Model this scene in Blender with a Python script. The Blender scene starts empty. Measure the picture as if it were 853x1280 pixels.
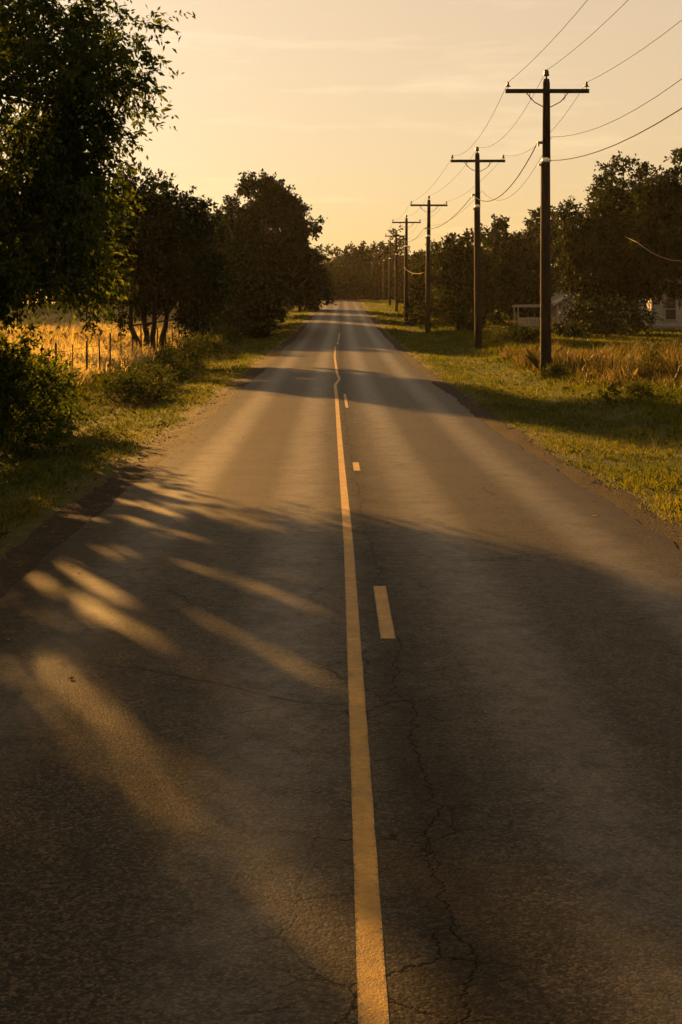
import bpy, math, random
import numpy as np
from mathutils import Vector, Matrix
R = math.radians
rng = np.random.default_rng(7)
random.seed(7)
S = bpy.context.scene
COL = S.collection

# ---------------------------------------------------------------- camera, world, sun, exposure
EYE = 2.1
F = 1600.0                      # focal length in pixels of the 853x1280 photograph
cam = bpy.data.cameras.new('camera')
cam.sensor_fit = 'VERTICAL'
cam.sensor_height = 36.0
cam.lens = 36.0 * F / 1280.0
cam.shift_y = -(640 - 375) / 1280.0
cam.clip_start = 0.05
cam.clip_end = 6000
camo = bpy.data.objects.new('camera', cam)
COL.objects.link(camo)
camo.location = (0, 0, EYE)
camo.rotation_euler = (R(90), 0, 0)
S.camera = camo

SUN_AZ = 27.0                   # degrees to the left of straight ahead
SUN_EL = 12.0
SKY_STRENGTH = 0.15
SKY_SOFT = (0.22, 0.31, 0.47)    # per channel: evens out the glow round the sun, as thin high haze does
SKY_TINT = (0.815, 0.530, 0.300)
EXPOSURE = 2.13

W = bpy.data.worlds.new('World')
S.world = W
W.use_nodes = True
nt = W.node_tree
nt.nodes.clear()
wo = nt.nodes.new('ShaderNodeOutputWorld')
bg = nt.nodes.new('ShaderNodeBackground')
sky = nt.nodes.new('ShaderNodeTexSky')
sky.sky_type = 'NISHITA'
sky.sun_disc = False
sky.sun_elevation = R(SUN_EL)
sky.sun_rotation = R(-SUN_AZ)
sky.air_density = 1.5
sky.dust_density = 2.0
sky.ozone_density = 1.0
tint = nt.nodes.new('ShaderNodeMix')
tint.data_type = 'RGBA'
tint.blend_type = 'MULTIPLY'
tint.inputs[0].default_value = 1.0
tint.inputs[7].default_value = (*SKY_TINT, 1)
sepc = nt.nodes.new('ShaderNodeSeparateColor')
comb = nt.nodes.new('ShaderNodeCombineColor')
nt.links.new(sky.outputs[0], sepc.inputs[0])
for i in range(3):
    pw = nt.nodes.new('ShaderNodeMath')
    pw.operation = 'POWER'
    pw.inputs[1].default_value = SKY_SOFT[i]
    nt.links.new(sepc.outputs[i], pw.inputs[0])
    nt.links.new(pw.outputs[0], comb.inputs[i])
nt.links.new(comb.outputs[0], tint.inputs[6])
# thin high wisps of cloud
tc = nt.nodes.new('ShaderNodeTexCoord')
mp = nt.nodes.new('ShaderNodeMapping')
mp.inputs['Scale'].default_value = (3.0, 3.0, 26.0)
mp.inputs['Location'].default_value = (0.6, 0.2, 2.2)
nz = nt.nodes.new('ShaderNodeTexNoise')
nz.inputs['Scale'].default_value = 1.6
nz.inputs['Detail'].default_value = 6
nz.inputs['Roughness'].default_value = 0.62
rmp = nt.nodes.new('ShaderNodeMapRange')
rmp.inputs[1].default_value = 0.54
rmp.inputs[2].default_value = 0.85
rmp.inputs[3].default_value = 0.0
rmp.inputs[4].default_value = 0.30
nt.links.new(tc.outputs['Generated'], mp.inputs[0])
nt.links.new(mp.outputs[0], nz.inputs['Vector'])
nt.links.new(nz.outputs[0], rmp.inputs[0])
cl = nt.nodes.new('ShaderNodeMix')
cl.data_type = 'RGBA'
cl.blend_type = 'ADD'
nt.links.new(rmp.outputs[0], cl.inputs[0])
nt.links.new(tint.outputs[2], cl.inputs[6])
nt.links.new(tint.outputs[2], cl.inputs[7])
nt.links.new(cl.outputs[2], bg.inputs[0])
bg.inputs[1].default_value = SKY_STRENGTH
nt.links.new(bg.outputs[0], wo.inputs[0])

sun = bpy.data.lights.new('sun', 'SUN')
sun.energy = 5.0
sun.angle = R(0.75)
sun.color = (1.0, 0.47, 0.105)
suno = bpy.data.objects.new('sun', sun)
COL.objects.link(suno)
sdir = Vector((-math.sin(R(SUN_AZ)) * math.cos(R(SUN_EL)), math.cos(R(SUN_AZ)) * math.cos(R(SUN_EL)), math.sin(R(SUN_EL))))
suno.rotation_euler = sdir.to_track_quat('Z', 'Y').to_euler()
suno.location = (-40, 80, 40)

vs = S.view_settings
vs.view_transform = 'Standard'
vs.look = 'None'
vs.exposure = EXPOSURE
vs.gamma = 1.0
S.cycles.max_bounces = 6
S.cycles.diffuse_bounces = 2
S.cycles.glossy_bounces = 2
S.cycles.transmission_bounces = 4
S.cycles.volume_bounces = 0
S.cycles.use_denoising = True
try:
    S.cycles.denoiser = 'OPENIMAGEDENOISE'
    S.cycles.denoising_prefilter = 'ACCURATE'
except Exception:
    pass

# ---------------------------------------------------------------- helpers
class MB:
    """collects simple solids and links them as one mesh"""
    def __init__(self):
        self.v = []
        self.f = []
    def add(self, vs_, fs_):
        o = len(self.v)
        self.v += [tuple(p) for p in vs_]
        self.f += [tuple(i + o for i in f) for f in fs_]
        return self
    def box(self, c, s, m=None, bev=0.0):
        x, y, z = s[0] / 2, s[1] / 2, s[2] / 2
        vs_ = [Vector((sx * x, sy * y, sz * z)) for sx in (-1, 1) for sy in (-1, 1) for sz in (-1, 1)]
        if m is not None:
            vs_ = [m @ p for p in vs_]
        vs_ = [p + Vector(c) for p in vs_]
        return self.add(vs_, [(0, 1, 3, 2), (4, 6, 7, 5), (0, 4, 5, 1), (2, 3, 7, 6), (0, 2, 6, 4), (1, 5, 7, 3)])
    def tube(self, pts, rad, n=8, cap=True):
        pts = [Vector(p) for p in pts]
        if not hasattr(rad, '__len__'):
            rad = [rad] * len(pts)
        vs_, fs_ = [], []
        prev = None
        for i, p in enumerate(pts):
            t = (pts[min(i + 1, len(pts) - 1)] - pts[max(i - 1, 0)]).normalized()
            a = prev if prev is not None else (Vector((1, 0, 0)) if abs(t.x) < 0.8 else Vector((0, 1, 0)))
            a = (a - t * a.dot(t)).normalized()
            b = t.cross(a)
            prev = a
            for k in range(n):
                an = 2 * math.pi * k / n
                vs_.append(p + (a * math.cos(an) + b * math.sin(an)) * rad[i])
        for i in range(len(pts) - 1):
            for k in range(n):
                k2 = (k + 1) % n
                fs_.append((i * n + k, i * n + k2, (i + 1) * n + k2, (i + 1) * n + k))
        if cap:
            fs_.append(tuple(range(n))[::-1])
            fs_.append(tuple((len(pts) - 1) * n + k for k in range(n)))
        return self.add(vs_, fs_)
    def lathe(self, c, prof, n=12):
        return self.tube([(c[0], c[1], c[2] + z) for r, z in prof], [r for r, z in prof], n)
    def build(self, name, mat, parent=None, smooth=False, bevel=0.0):
        me = bpy.data.meshes.new(name)
        me.from_pydata(self.v, [], self.f)
        me.update()
        me.materials.append(mat)
        if smooth:
            me.polygons.foreach_set('use_smooth', [True] * len(me.polygons))
        o = bpy.data.objects.new(name, me)
        COL.objects.link(o)
        if parent is not None:
            o.parent = parent
        if bevel:
            b = o.modifiers.new('bevel', 'BEVEL')
            b.width = bevel
            b.segments = 2
        return o

def np_mesh(name, verts, nper, mat, parent=None, var=None, smooth=False):
    """verts (N*nper,3), faces are consecutive runs of nper vertices"""
    n = len(verts)
    nf = n // nper
    me = bpy.data.meshes.new(name)
    me.vertices.add(n)
    me.vertices.foreach_set('co', np.asarray(verts, dtype=np.float32).ravel())
    me.loops.add(n)
    me.loops.foreach_set('vertex_index', np.arange(n, dtype=np.int32))
    me.polygons.add(nf)
    me.polygons.foreach_set('loop_start', np.arange(0, n, nper, dtype=np.int32))
    if var is not None:
        at = me.attributes.new('var', 'FLOAT', 'POINT')
        at.data.foreach_set('value', np.repeat(np.asarray(var, dtype=np.float32), nper))
    me.update(calc_edges=True)
    me.materials.append(mat)
    o = bpy.data.objects.new(name, me)
    COL.objects.link(o)
    if parent is not None:
        o.parent = parent
    return o

def tag(o, label=None, cat=None, group=None, kind=None):
    if label: o['label'] = label
    if cat: o['category'] = cat
    if group: o['group'] = group
    if kind: o['kind'] = kind
    return o

def thing(name, loc, label, cat, group=None, rz=0.0):
    o = bpy.data.objects.new(name, None)
    o.empty_display_size = 0.2
    COL.objects.link(o)
    o.location = loc
    o.rotation_euler = (0, 0, rz)
    return tag(o, label, cat, group)

def copy_tree(o, loc, label=None, rz=None, scale=None):
    def rec(src, par):
        c = src.copy()
        COL.objects.link(c)
        if par is not None:
            c.parent = par
        for ch in src.children:
            rec(ch, c)
        return c
    c = rec(o, None)
    c.location = loc
    if rz is not None: c.rotation_euler = (0, 0, rz)
    if scale is not None: c.scale = scale
    if label: c['label'] = label
    return c

# ---------------------------------------------------------------- lie of the land
def smooth_interp(xs, ys, step=1.0, sig=6.0):
    g = np.arange(-140, 1000, step)
    v = np.interp(g, xs, ys)
    k = np.arange(-int(4 * sig), int(4 * sig) + 1) * step
    w = np.exp(-0.5 * (k / sig) ** 2)
    w /= w.sum()
    v = np.convolve(np.pad(v, len(k) // 2, mode='edge'), w, mode='valid')
    return lambda d: np.interp(d, g, v)

prof = smooth_interp([-140, -20, 0, 12.5, 22, 45, 65, 100, 138, 168, 200, 232, 262, 330, 900],
                     [2.6, .45, 0, -.3, -.5, -.62, -.56, -.35, .35, .82, 1.35, 1.95, 2.2, 1.7, 1.0], sig=5)
cen0 = smooth_interp([-140, 0, 12.5, 22, 45, 65, 138, 900], [1.5, .45, .3, .13, 0, -.04, 0, 0], sig=4)
fl = smooth_interp([-140, 0, 40, 60, 100, 140, 250, 900], [1, -.1, -.35, -.1, .95, 1.3, 2.6, 2.5], sig=8)
fr = smooth_interp([-140, 0, 30, 60, 120, 170, 240, 300, 900], [1, -.15, -.55, -.52, -.3, .5, 1.9, 2.4, 2.4], sig=8)

def cen(d):
    d = np.asarray(d, dtype=float)
    return cen0(d) - 0.0022 * np.clip(d - 222, 0, 130) ** 2

def sstep(a, b, x):
    t = np.clip((x - a) / (b - a), 0, 1)
    return t * t * (3 - 2 * t)

def gh(x, d):
    """ground height"""
    x = np.asarray(x, dtype=float)
    d = np.asarray(d, dtype=float)
    lat = x - cen(d)
    base = prof(d)
    dip_l = -.07 - .16 * np.exp(-((lat + 5.8) / 1.0) ** 2)
    dip_r = -.07 - .12 * np.exp(-((lat - 6.0) / 1.4) ** 2)
    zl = base + dip_l + (fl(d) - base - dip_l) * sstep(-6.3, -10.5, lat)
    zr = base + dip_r + (fr(d) - base - dip_r) * sstep(4.6, 8.5, lat)
    und = .06 * np.sin(x * .55 + 1.3) * np.sin(d * .31 + x * .2) * sstep(4.5, 7, np.abs(lat))
    return np.where(lat < 0, zl, zr) + und

def g1(x, d):
    return float(gh(np.array([x]), np.array([d]))[0])

def vnoise(x, y, s, seed=0):
    """cheap smooth value noise, 0..1"""
    r = np.random.default_rng(seed)
    T = r.uniform(0, 1, (64, 64))
    u, v = x / s, y / s
    i, j = np.floor(u).astype(int), np.floor(v).astype(int)
    fu, fv = u - i, v - j
    fu, fv = fu * fu * (3 - 2 * fu), fv * fv * (3 - 2 * fv)
    g = lambda a, b: T[a % 64, b % 64]
    return (g(i, j) * (1 - fu) + g(i + 1, j) * fu) * (1 - fv) + (g(i, j + 1) * (1 - fu) + g(i + 1, j + 1) * fu) * fv

def at(px, d, py=None):
    """world x (and z) of a photograph pixel at distance d"""
    x = (px - 426.5) * d / F
    return x if py is None else (x, EYE + (375 - py) * d / F)

# ---------------------------------------------------------------- materials
class NT:
    def __init__(self, name):
        self.m = bpy.data.materials.new(name)
        self.m.use_nodes = True
        self.t = self.m.node_tree
        self.t.nodes.clear()
        self.out = self.n('ShaderNodeOutputMaterial')
    def n(self, typ, ins=None, **kw):
        nd = self.t.nodes.new(typ)
        for k, v in kw.items():
            setattr(nd, k, v)
        for k, v in (ins or {}).items():
            s = nd.inputs[k]
            if isinstance(v, bpy.types.NodeSocket):
                self.t.links.new(v, s)
            else:
                s.default_value = v
        return nd
    def math(self, op, a, b=0.0, c=0.0, clamp=False):
        nd = self.n('ShaderNodeMath', {0: a, 1: b, 2: c}, operation=op)
        nd.use_clamp = clamp
        return nd.outputs[0]
    def noise(self, vec, scale, detail=4, rough=.55, dist=0.0):
        nd = self.n('ShaderNodeTexNoise', {'Scale': scale, 'Detail': detail, 'Roughness': rough, 'Distortion': dist})
        if vec is not None:
            self.t.links.new(vec, nd.inputs['Vector'])
        return nd.outputs[0]
    def ramp(self, val, stops):
        nd = self.n('ShaderNodeValToRGB', {0: val})
        e = nd.color_ramp.elements
        while len(e) < len(stops):
            e.new(.5)
        for i, (p, c) in enumerate(stops):
            e[i].position = p
            e[i].color = (*c, 1) if len(c) == 3 else c
        return nd.outputs[0]
    def rng(self, val, a, b, lo=0.0, hi=1.0, smooth=False):
        nd = self.n('ShaderNodeMapRange', {0: val, 1: a, 2: b, 3: lo, 4: hi})
        if smooth:
            nd.interpolation_type = 'SMOOTHSTEP'
        return nd.outputs[0]
    def mix(self, fac, a, b, mode='MIX'):
        nd = self.t.nodes.new('ShaderNodeMix')
        nd.data_type = 'RGBA'
        nd.blend_type = mode
        for i, v in ((0, fac), (6, a), (7, b)):
            if isinstance(v, bpy.types.NodeSocket):
                self.t.links.new(v, nd.inputs[i])
            else:
                nd.inputs[i].default_value = v if i == 0 else ((*v, 1) if len(v) == 3 else v)
        return nd.outputs[2]
    def bsdf(self, col, rough=.6, spec=.3, bump=None, bstr=.5, bdist=.01, **kw):
        p = self.n('ShaderNodeBsdfPrincipled')
        for k, v in (('Base Color', col), ('Roughness', rough), ('Specular IOR Level', spec)):
            if isinstance(v, bpy.types.NodeSocket):
                self.t.links.new(v, p.inputs[k])
            else:
                p.inputs[k].default_value = (*v, 1) if k == 'Base Color' else v
        for k, v in kw.items():
            p.inputs[k].default_value = v
        if bump is not None:
            b = self.n('ShaderNodeBump', {'Height': bump, 'Strength': bstr, 'Distance': bdist})
            self.t.links.new(b.outputs[0], p.inputs['Normal'])
        self.t.links.new(p.outputs[0], self.out.inputs[0])
        return p

def mat_asphalt():
    a = NT('asphalt')
    uv = a.n('ShaderNodeUVMap').outputs[0]           # u metres across from road centre, v metres along
    sep = a.n('ShaderNodeSeparateXYZ', {0: uv})
    u, v = sep.outputs[0], sep.outputs[1]
    big = a.noise(uv, .35, 4, .6)
    st = a.n('ShaderNodeMapping', {'Vector': uv, 'Scale': (1.6, .035, 1)}).outputs[0]
    streak = a.noise(st, 1.5, 4, .55)
    mid = a.noise(uv, 9, 5, .65)
    fine = a.noise(uv, 70, 3, .75)
    vor = a.n('ShaderNodeTexVoronoi', {'Vector': uv, 'Scale': 88.0, 'Randomness': 1.0})
    stone = vor.outputs['Distance']
    stcol = a.n('ShaderNodeSeparateXYZ', {0: vor.outputs['Color']}).outputs[0]
    base = a.ramp(big, [(.3, (0.0115, 0.0110, 0.0073)), (.7, (0.0211, 0.0194, 0.0125))])
    base = a.mix(a.rng(streak, .38, .66, 0, .8), base, (0.0352, 0.0311, 0.0196))
    # polished wheel paths are a little paler, the oil lane between darker
    w = a.math('ABSOLUTE', a.math('SUBTRACT', a.math('ABSOLUTE', u), 1.5))
    w2 = a.math('ABSOLUTE', a.math('SUBTRACT', w, .75))
    wp = a.rng(w2, 0, .45, 1, 0, True)
    base = a.mix(a.math('MULTIPLY', wp, .5), base, (0.0387, 0.0341, 0.0216))
    oil = a.rng(w, 0, .4, .45, 0, True)
    base = a.mix(oil, base, (0.0113, 0.0104, 0.0074))
    base = a.mix(a.rng(mid, .35, .75, 0, .55), base, (0.0127, 0.0108, 0.0074))
    base = a.mix(a.rng(stcol, .62, 1, 0, .75), base, (0.0950, 0.0801, 0.0533))
    base = a.mix(a.rng(stcol, .38, 0, 0, .7), base, (0.0042, 0.0037, 0.0030))
    base = a.mix(a.rng(fine, .48, .66, 0, .72), base, (0.0057, 0.0048, 0.0037))
    grit = a.noise(uv, 32, 3, .7)
    base = a.mix(a.rng(grit, .52, .66, 0, .75), base, (0.0598, 0.0489, 0.0319))
    base = a.mix(a.rng(grit, .46, .32, 0, .8), base, (0.0071, 0.0060, 0.0044))
    blotch = a.noise(uv, 1.3, 6, .68)
    base = a.mix(a.rng(blotch, .48, .68, 0, .55), base, (.0095, .0085, .006))
    base = a.mix(a.rng(blotch, .44, .28, 0, .45), base, (.042, .036, .023))
    # cracks: one wandering lengthwise beside the yellow line, a net of them round it, a few across
    wob = a.noise(a.n('ShaderNodeMapping', {'Vector': uv, 'Scale': (0, 1, 1)}).outputs[0], 1.1, 6, .72)
    cx = a.math('SUBTRACT', u, a.math('ADD', -.27, a.math('MULTIPLY', wob, .55)))
    near_l = a.rng(a.math('ABSOLUTE', a.math('SUBTRACT', u, -.15)), .2, .7, 1, 0)
    c1 = a.rng(a.math('ABSOLUTE', cx), .002, .010, 1, 0)
    brk = a.rng(a.noise(uv, 1.4, 3, .6), .28, .38, 0, 1)
    c1 = a.math('MULTIPLY', a.math('MULTIPLY', c1, brk), .9)
    dv = a.n('ShaderNodeMix', {0: .16}, data_type='VECTOR')
    a.t.links.new(uv, dv.inputs[4])
    nzc = a.n('ShaderNodeTexNoise', {'Vector': uv, 'Scale': 3.2, 'Detail': 6.0, 'Roughness': .7})
    a.t.links.new(nzc.outputs['Color'], dv.inputs[5])
    v2 = a.n('ShaderNodeTexVoronoi', {'Vector': dv.outputs[1], 'Scale': 2.6}, feature='DISTANCE_TO_EDGE')
    c2 = a.rng(v2.outputs['Distance'], .001, .017, 1, 0)
    c2 = a.math('MULTIPLY', a.math('MULTIPLY', c2, near_l), a.rng(a.noise(uv, .9, 3, .6), .42, .52, 0, .95))
    dv2 = a.n('ShaderNodeMapping', {'Vector': dv.outputs[1], 'Scale': (.22, .5, 1)}).outputs[0]
    v3 = a.n('ShaderNodeTexVoronoi', {'Vector': dv2, 'Scale': 1.0}, feature='DISTANCE_TO_EDGE')
    c3 = a.math('MULTIPLY', a.rng(v3.outputs['Distance'], 0, .005, 1, 0), a.rng(a.noise(uv, .5, 3, .6), .48, .56, 0, .7))
    crack = a.math('MAXIMUM', c1, a.math('MAXIMUM', c2, c3))
    # tar-dark ground round the cracks
    halo = a.rng(a.math('ABSOLUTE', cx), .03, .34, .7, 0, True)
    base = a.mix(a.math('MULTIPLY', halo, a.rng(streak, .3, .6, 1, .45)), base, (0.0077, 0.0071, 0.0051))
    base = a.mix(a.rng(a.math('ABSOLUTE', u), 2.78, 3.0, 0, .6, True), base, (0.0154, 0.0125, 0.0088))
    base = a.mix(a.math('MULTIPLY', crack, .75), base, (0.0042, 0.0037, 0.0030))
    hgt = a.math('ADD', a.math('MULTIPLY', stone, -.55), a.math('MULTIPLY', fine, .5))
    hgt = a.math('ADD', hgt, a.math('MULTIPLY', mid, .22))
    hgt = a.math('SUBTRACT', hgt, a.math('MULTIPLY', crack, 1.0))
    rough = a.rng(mid, .3, .7, .48, .62)
    spec = a.math('MULTIPLY', a.math('ADD', .05, a.math('MULTIPLY', a.math('MULTIPLY', wp, a.rng(a.noise(uv, 2.2, 5, .7), .3, .62, .15, 1)), .20)), a.math('SUBTRACT', 1.0, a.math('MAXIMUM', crack, a.math('MULTIPLY', halo, .7))))
    a.bsdf(base, rough, spec, hgt, .32, .009)
    return a.m

def mat_paint():
    a = NT('worn_yellow_paint')
    uv = a.n('ShaderNodeUVMap', uv_map='UVMap').outputs[0]
    mid = a.noise(uv, 9, 5, .65)
    fine = a.noise(uv, 95, 2, .7)
    worn = a.math('MULTIPLY', a.rng(a.noise(uv, 22, 6, .8), .48, .64, 0, 1), .5)
    col = a.ramp(mid, [(.3, (.24, .137, .010)), (.75, (.37, .207, .015))])
    col = a.mix(worn, col, (.07, .05, .022))
    col = a.mix(a.rng(fine, .55, .72, 0, .5), col, (.10, .06, .025))
    ac = a.n('ShaderNodeSeparateXYZ', {0: a.n('ShaderNodeUVMap', uv_map='across').outputs[0]}).outputs[0]
    ed = a.math('MULTIPLY', a.math('ABSOLUTE', a.math('SUBTRACT', ac, .5)), 2.0)
    chip = a.rng(a.math('ADD', a.math('MULTIPLY', ed, .42), a.noise(uv, 40, 5, .8)), .86, .96, 0, .9)
    col = a.mix(chip, col, (.026, .022, .015))
    lump = a.rng(a.noise(uv, 3.5, 5, .7), .40, .64, 0, .65)
    col = a.mix(lump, col, (.12, .07, .008))
    st = a.n('ShaderNodeMapping', {'Vector': uv, 'Scale': (1.0, 4.0, 1)}).outputs[0]
    v2 = a.n('ShaderNodeTexVoronoi', {'Vector': st, 'Scale': 1.2}, feature='DISTANCE_TO_EDGE')
    ck = a.rng(v2.outputs['Distance'], 0, .012, 1, 0)
    col = a.mix(a.math('MULTIPLY', ck, .3), col, (.03, .02, .012))
    a.bsdf(col, .62, .35, a.math('ADD', fine, mid), .6, .008)
    return a.m

def mat_gravel(name='gravel', tone=1.0):
    a = NT(name)
    p = a.n('ShaderNodeNewGeometry').outputs['Position']
    big = a.noise(p, .8, 5, .6)
    mid = a.noise(p, 12, 5, .7)
    vor = a.n('ShaderNodeTexVoronoi', {'Vector': p, 'Scale': 42.0})
    col = a.ramp(big, [(.3, (.065 * tone, .052 * tone, .038 * tone)), (.7, (.12 * tone, .094 * tone, .066 * tone))])
    col = a.mix(a.rng(mid, .4, .7, 0, .7), col, (.04, .032, .022))
    sc = a.n('ShaderNodeSeparateXYZ', {0: vor.outputs['Color']}).outputs[0]
    col = a.mix(a.rng(sc, .6, 1, 0, .5), col, (.3 * tone, .245 * tone, .17 * tone))
    h = a.math('ADD', a.math('MULTIPLY', vor.outputs['Distance'], -1.0), mid)
    a.bsdf(col, .9, .06, h, .5, .03)
    return a.m

def mat_ground():
    a = NT('ground_soil_and_turf')
    p = a.n('ShaderNodeNewGeometry').outputs['Position']
    sep = a.n('ShaderNodeSeparateXYZ', {0: p})
    big = a.noise(p, .22, 5, .6)
    mid = a.noise(p, 3.0, 6, .65)
    fine = a.noise(p, 30, 4, .7)
    turf = a.ramp(mid, [(.3, (.028, .034, .008)), (.7, (.062, .062, .014))])
    dry = a.ramp(mid, [(.3, (.14, .10, .045)), (.7, (.21, .155, .075))])
    edge = a.math('ADD', sep.outputs[0], a.math('MULTIPLY', a.math('SUBTRACT', big, .5), 5.0))
    isdry = a.math('MULTIPLY', a.rng(edge, -8.2, -10, 0, 1), a.rng(sep.outputs[1], 24, 34, 0, 1))
    col = a.mix(isdry, turf, dry)
    col = a.mix(a.rng(big, .5, .72, 0, .35), col, (.10, .075, .03))
    a.bsdf(col, .95, .1, a.math('ADD', mid, a.math('MULTIPLY', fine, .5)), .8, .08)
    return a.m

def mat_leaf(name, stops, trans=.42, spec=.03, boost=1.7):
    """leaf seen from both sides; light passing through is yellower"""
    a = NT(name)
    var = a.n('ShaderNodeAttribute', attribute_name='var').outputs['Fac']
    col = a.ramp(var, stops)
    thr = a.mix(1.0, col, (boost * 1.1, boost * 1.03, boost * .45), 'MULTIPLY')
    d = a.n('ShaderNodeBsdfDiffuse', {0: col})
    t = a.n('ShaderNodeBsdfTranslucent', {0: thr})
    mx = a.n('ShaderNodeMixShader', {0: trans, 1: d.outputs[0], 2: t.outputs[0]})
    g = a.n('ShaderNodeBsdfGlossy', {0: (1, 1, 1, 1), 'Roughness': .6})
    fr_ = a.n('ShaderNodeFresnel', {0: 1.35})
    mx2 = a.n('ShaderNodeMixShader', {0: a.math('MULTIPLY', fr_.outputs[0], spec), 1: mx.outputs[0], 2: g.outputs[0]})
    a.t.links.new(mx2.outputs[0], a.out.inputs[0])
    return a.m

def mat_bark(name, c0, c1, sc=1.0):
    a = NT(name)
    p = a.n('ShaderNodeTexCoord').outputs['Object']
    st = a.n('ShaderNodeMapping', {'Vector': p, 'Scale': (9 * sc, 9 * sc, 1.3 * sc)}).outputs[0]
    n1 = a.noise(st, 2.0, 6, .65, .4)
    n2 = a.noise(p, 30, 4, .6)
    col = a.ramp(n1, [(.3, c0), (.7, c1)])
    a.bsdf(col, .9, .15, a.math('ADD', n1, a.math('MULTIPLY', n2, .3)), .8, .03)
    return a.m

def mat_plain(name, col, rough=.6, metal=0.0, scale=8.0, amp=.35, spec=.4):
    a = NT(name)
    p = a.n('ShaderNodeTexCoord').outputs['Object']
    n1 = a.noise(p, scale, 5, .6)
    c0 = tuple(c * (1 - amp) for c in col)
    c = a.ramp(n1, [(.3, c0), (.7, col)])
    a.bsdf(c, rough, spec, n1, .15, .01, Metallic=metal)
    return a.m

def mat_siding():
    a = NT('white_board_siding')
    p = a.n('ShaderNodeTexCoord').outputs['Object']
    n1 = a.noise(p, 2.5, 5, .6)
    col = a.ramp(n1, [(.25, (.20, .195, .17)), (.7, (.32, .31, .275))])
    a.bsdf(col, .6, .3)
    return a.m

M = {}
M['asphalt'] = mat_asphalt()
M['paint'] = mat_paint()
M['gravel'] = mat_gravel(tone=.17)
M['gravel_dark'] = mat_gravel('dark_gravel', .18)
M['ground'] = mat_ground()
M['leaf_near'] = mat_leaf('leaf_near', [(0, (.010, .018, .003)), (.6, (.028, .042, .007)), (1, (.066, .078, .012))], .55)
M['leaf_oak'] = mat_leaf('leaf_oak', [(0, (.0040, .0090, .0026)), (.6, (.0095, .0185, .0045)), (1, (.023, .035, .007))], .13)
M['leaf_willow'] = mat_leaf('leaf_willow', [(0, (.0060, .0105, .003)), (.6, (.0165, .024, .005)), (1, (.047, .053, .010))], .22)
M['leaf_far'] = mat_leaf('leaf_far', [(0, (.0050, .0095, .003)), (.6, (.0115, .0185, .005)), (1, (.025, .032, .008))], .13)
M['weed'] = mat_leaf('weed_leaf', [(0, (.010, .016, .004)), (.6, (.026, .034, .007)), (1, (.075, .072, .016))], .4)
M['turf'] = mat_leaf('turf_blade', [(0, (.024, .038, .004)), (.55, (.060, .070, .008)), (1, (.11, .095, .017))], .45)
M['dead_leaf'] = mat_leaf('dead_leaf', [(0, (.05, .03, .012)), (.6, (.11, .065, .022)), (1, (.18, .12, .04))], .2)
M['straw'] = mat_leaf('straw_blade', [(0, (.15, .118, .060)), (.55, (.28, .232, .138)), (1, (.43, .37, .245))], .45, .08, 1.35)
M['reed'] = mat_leaf('reed_blade', [(0, (.034, .036, .010)), (.5, (.085, .066, .021)), (1, (.17, .135, .055))], .45, .08, 1.35)
M['bark'] = mat_bark('bark', (.018, .014, .010), (.06, .047, .034))
M['bark_pale'] = mat_bark('bark_pale', (.06, .05, .036), (.15, .125, .09))
M['pole_wood'] = mat_bark('creosoted_pole_wood', (.009, .007, .005), (.034, .025, .017), .8)
M['arm_wood'] = mat_bark('crossarm_wood', (.011, .008, .006), (.034, .026, .018))
M['porcelain'] = mat_plain('brown_porcelain', (.035, .022, .014), .25)
M['white_porcelain'] = mat_plain('white_porcelain', (.72, .68, .58), .3, amp=.1)
M['steel'] = mat_plain('dull_steel', (.12, .11, .10), .5, .8)
M['wire'] = mat_plain('weathered_wire', (.014, .012, .010), .95, 0, spec=.05)
M['cable'] = mat_plain('pale_cable_sheath', (.07, .058, .042), .8, amp=.1, spec=.1)
M['service'] = mat_plain('pale_service_wire', (.36, .29, .2), .7, amp=.1, spec=.15)
M['post'] = mat_plain('dark_fence_post', (.035, .026, .02), .85)
M['siding'] = mat_siding()
M['trim'] = mat_plain('weathered_white_trim', (.30, .29, .255), .5, amp=.2)
M['glass'] = mat_plain('dark_window_glass', (.015, .016, .016), .08, amp=.1)
M['shingle'] = mat_plain('grey_roof_shingle', (.10, .095, .088), .9, scale=14)
M['grey_wood'] = mat_plain('silvered_timber', (.22, .195, .155), .8)
M['stone'] = mat_plain('loose_stone', (.05, .04, .027), .85, scale=3, amp=.6)
M['soil'] = mat_gravel('dark_soil', .6)

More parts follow.
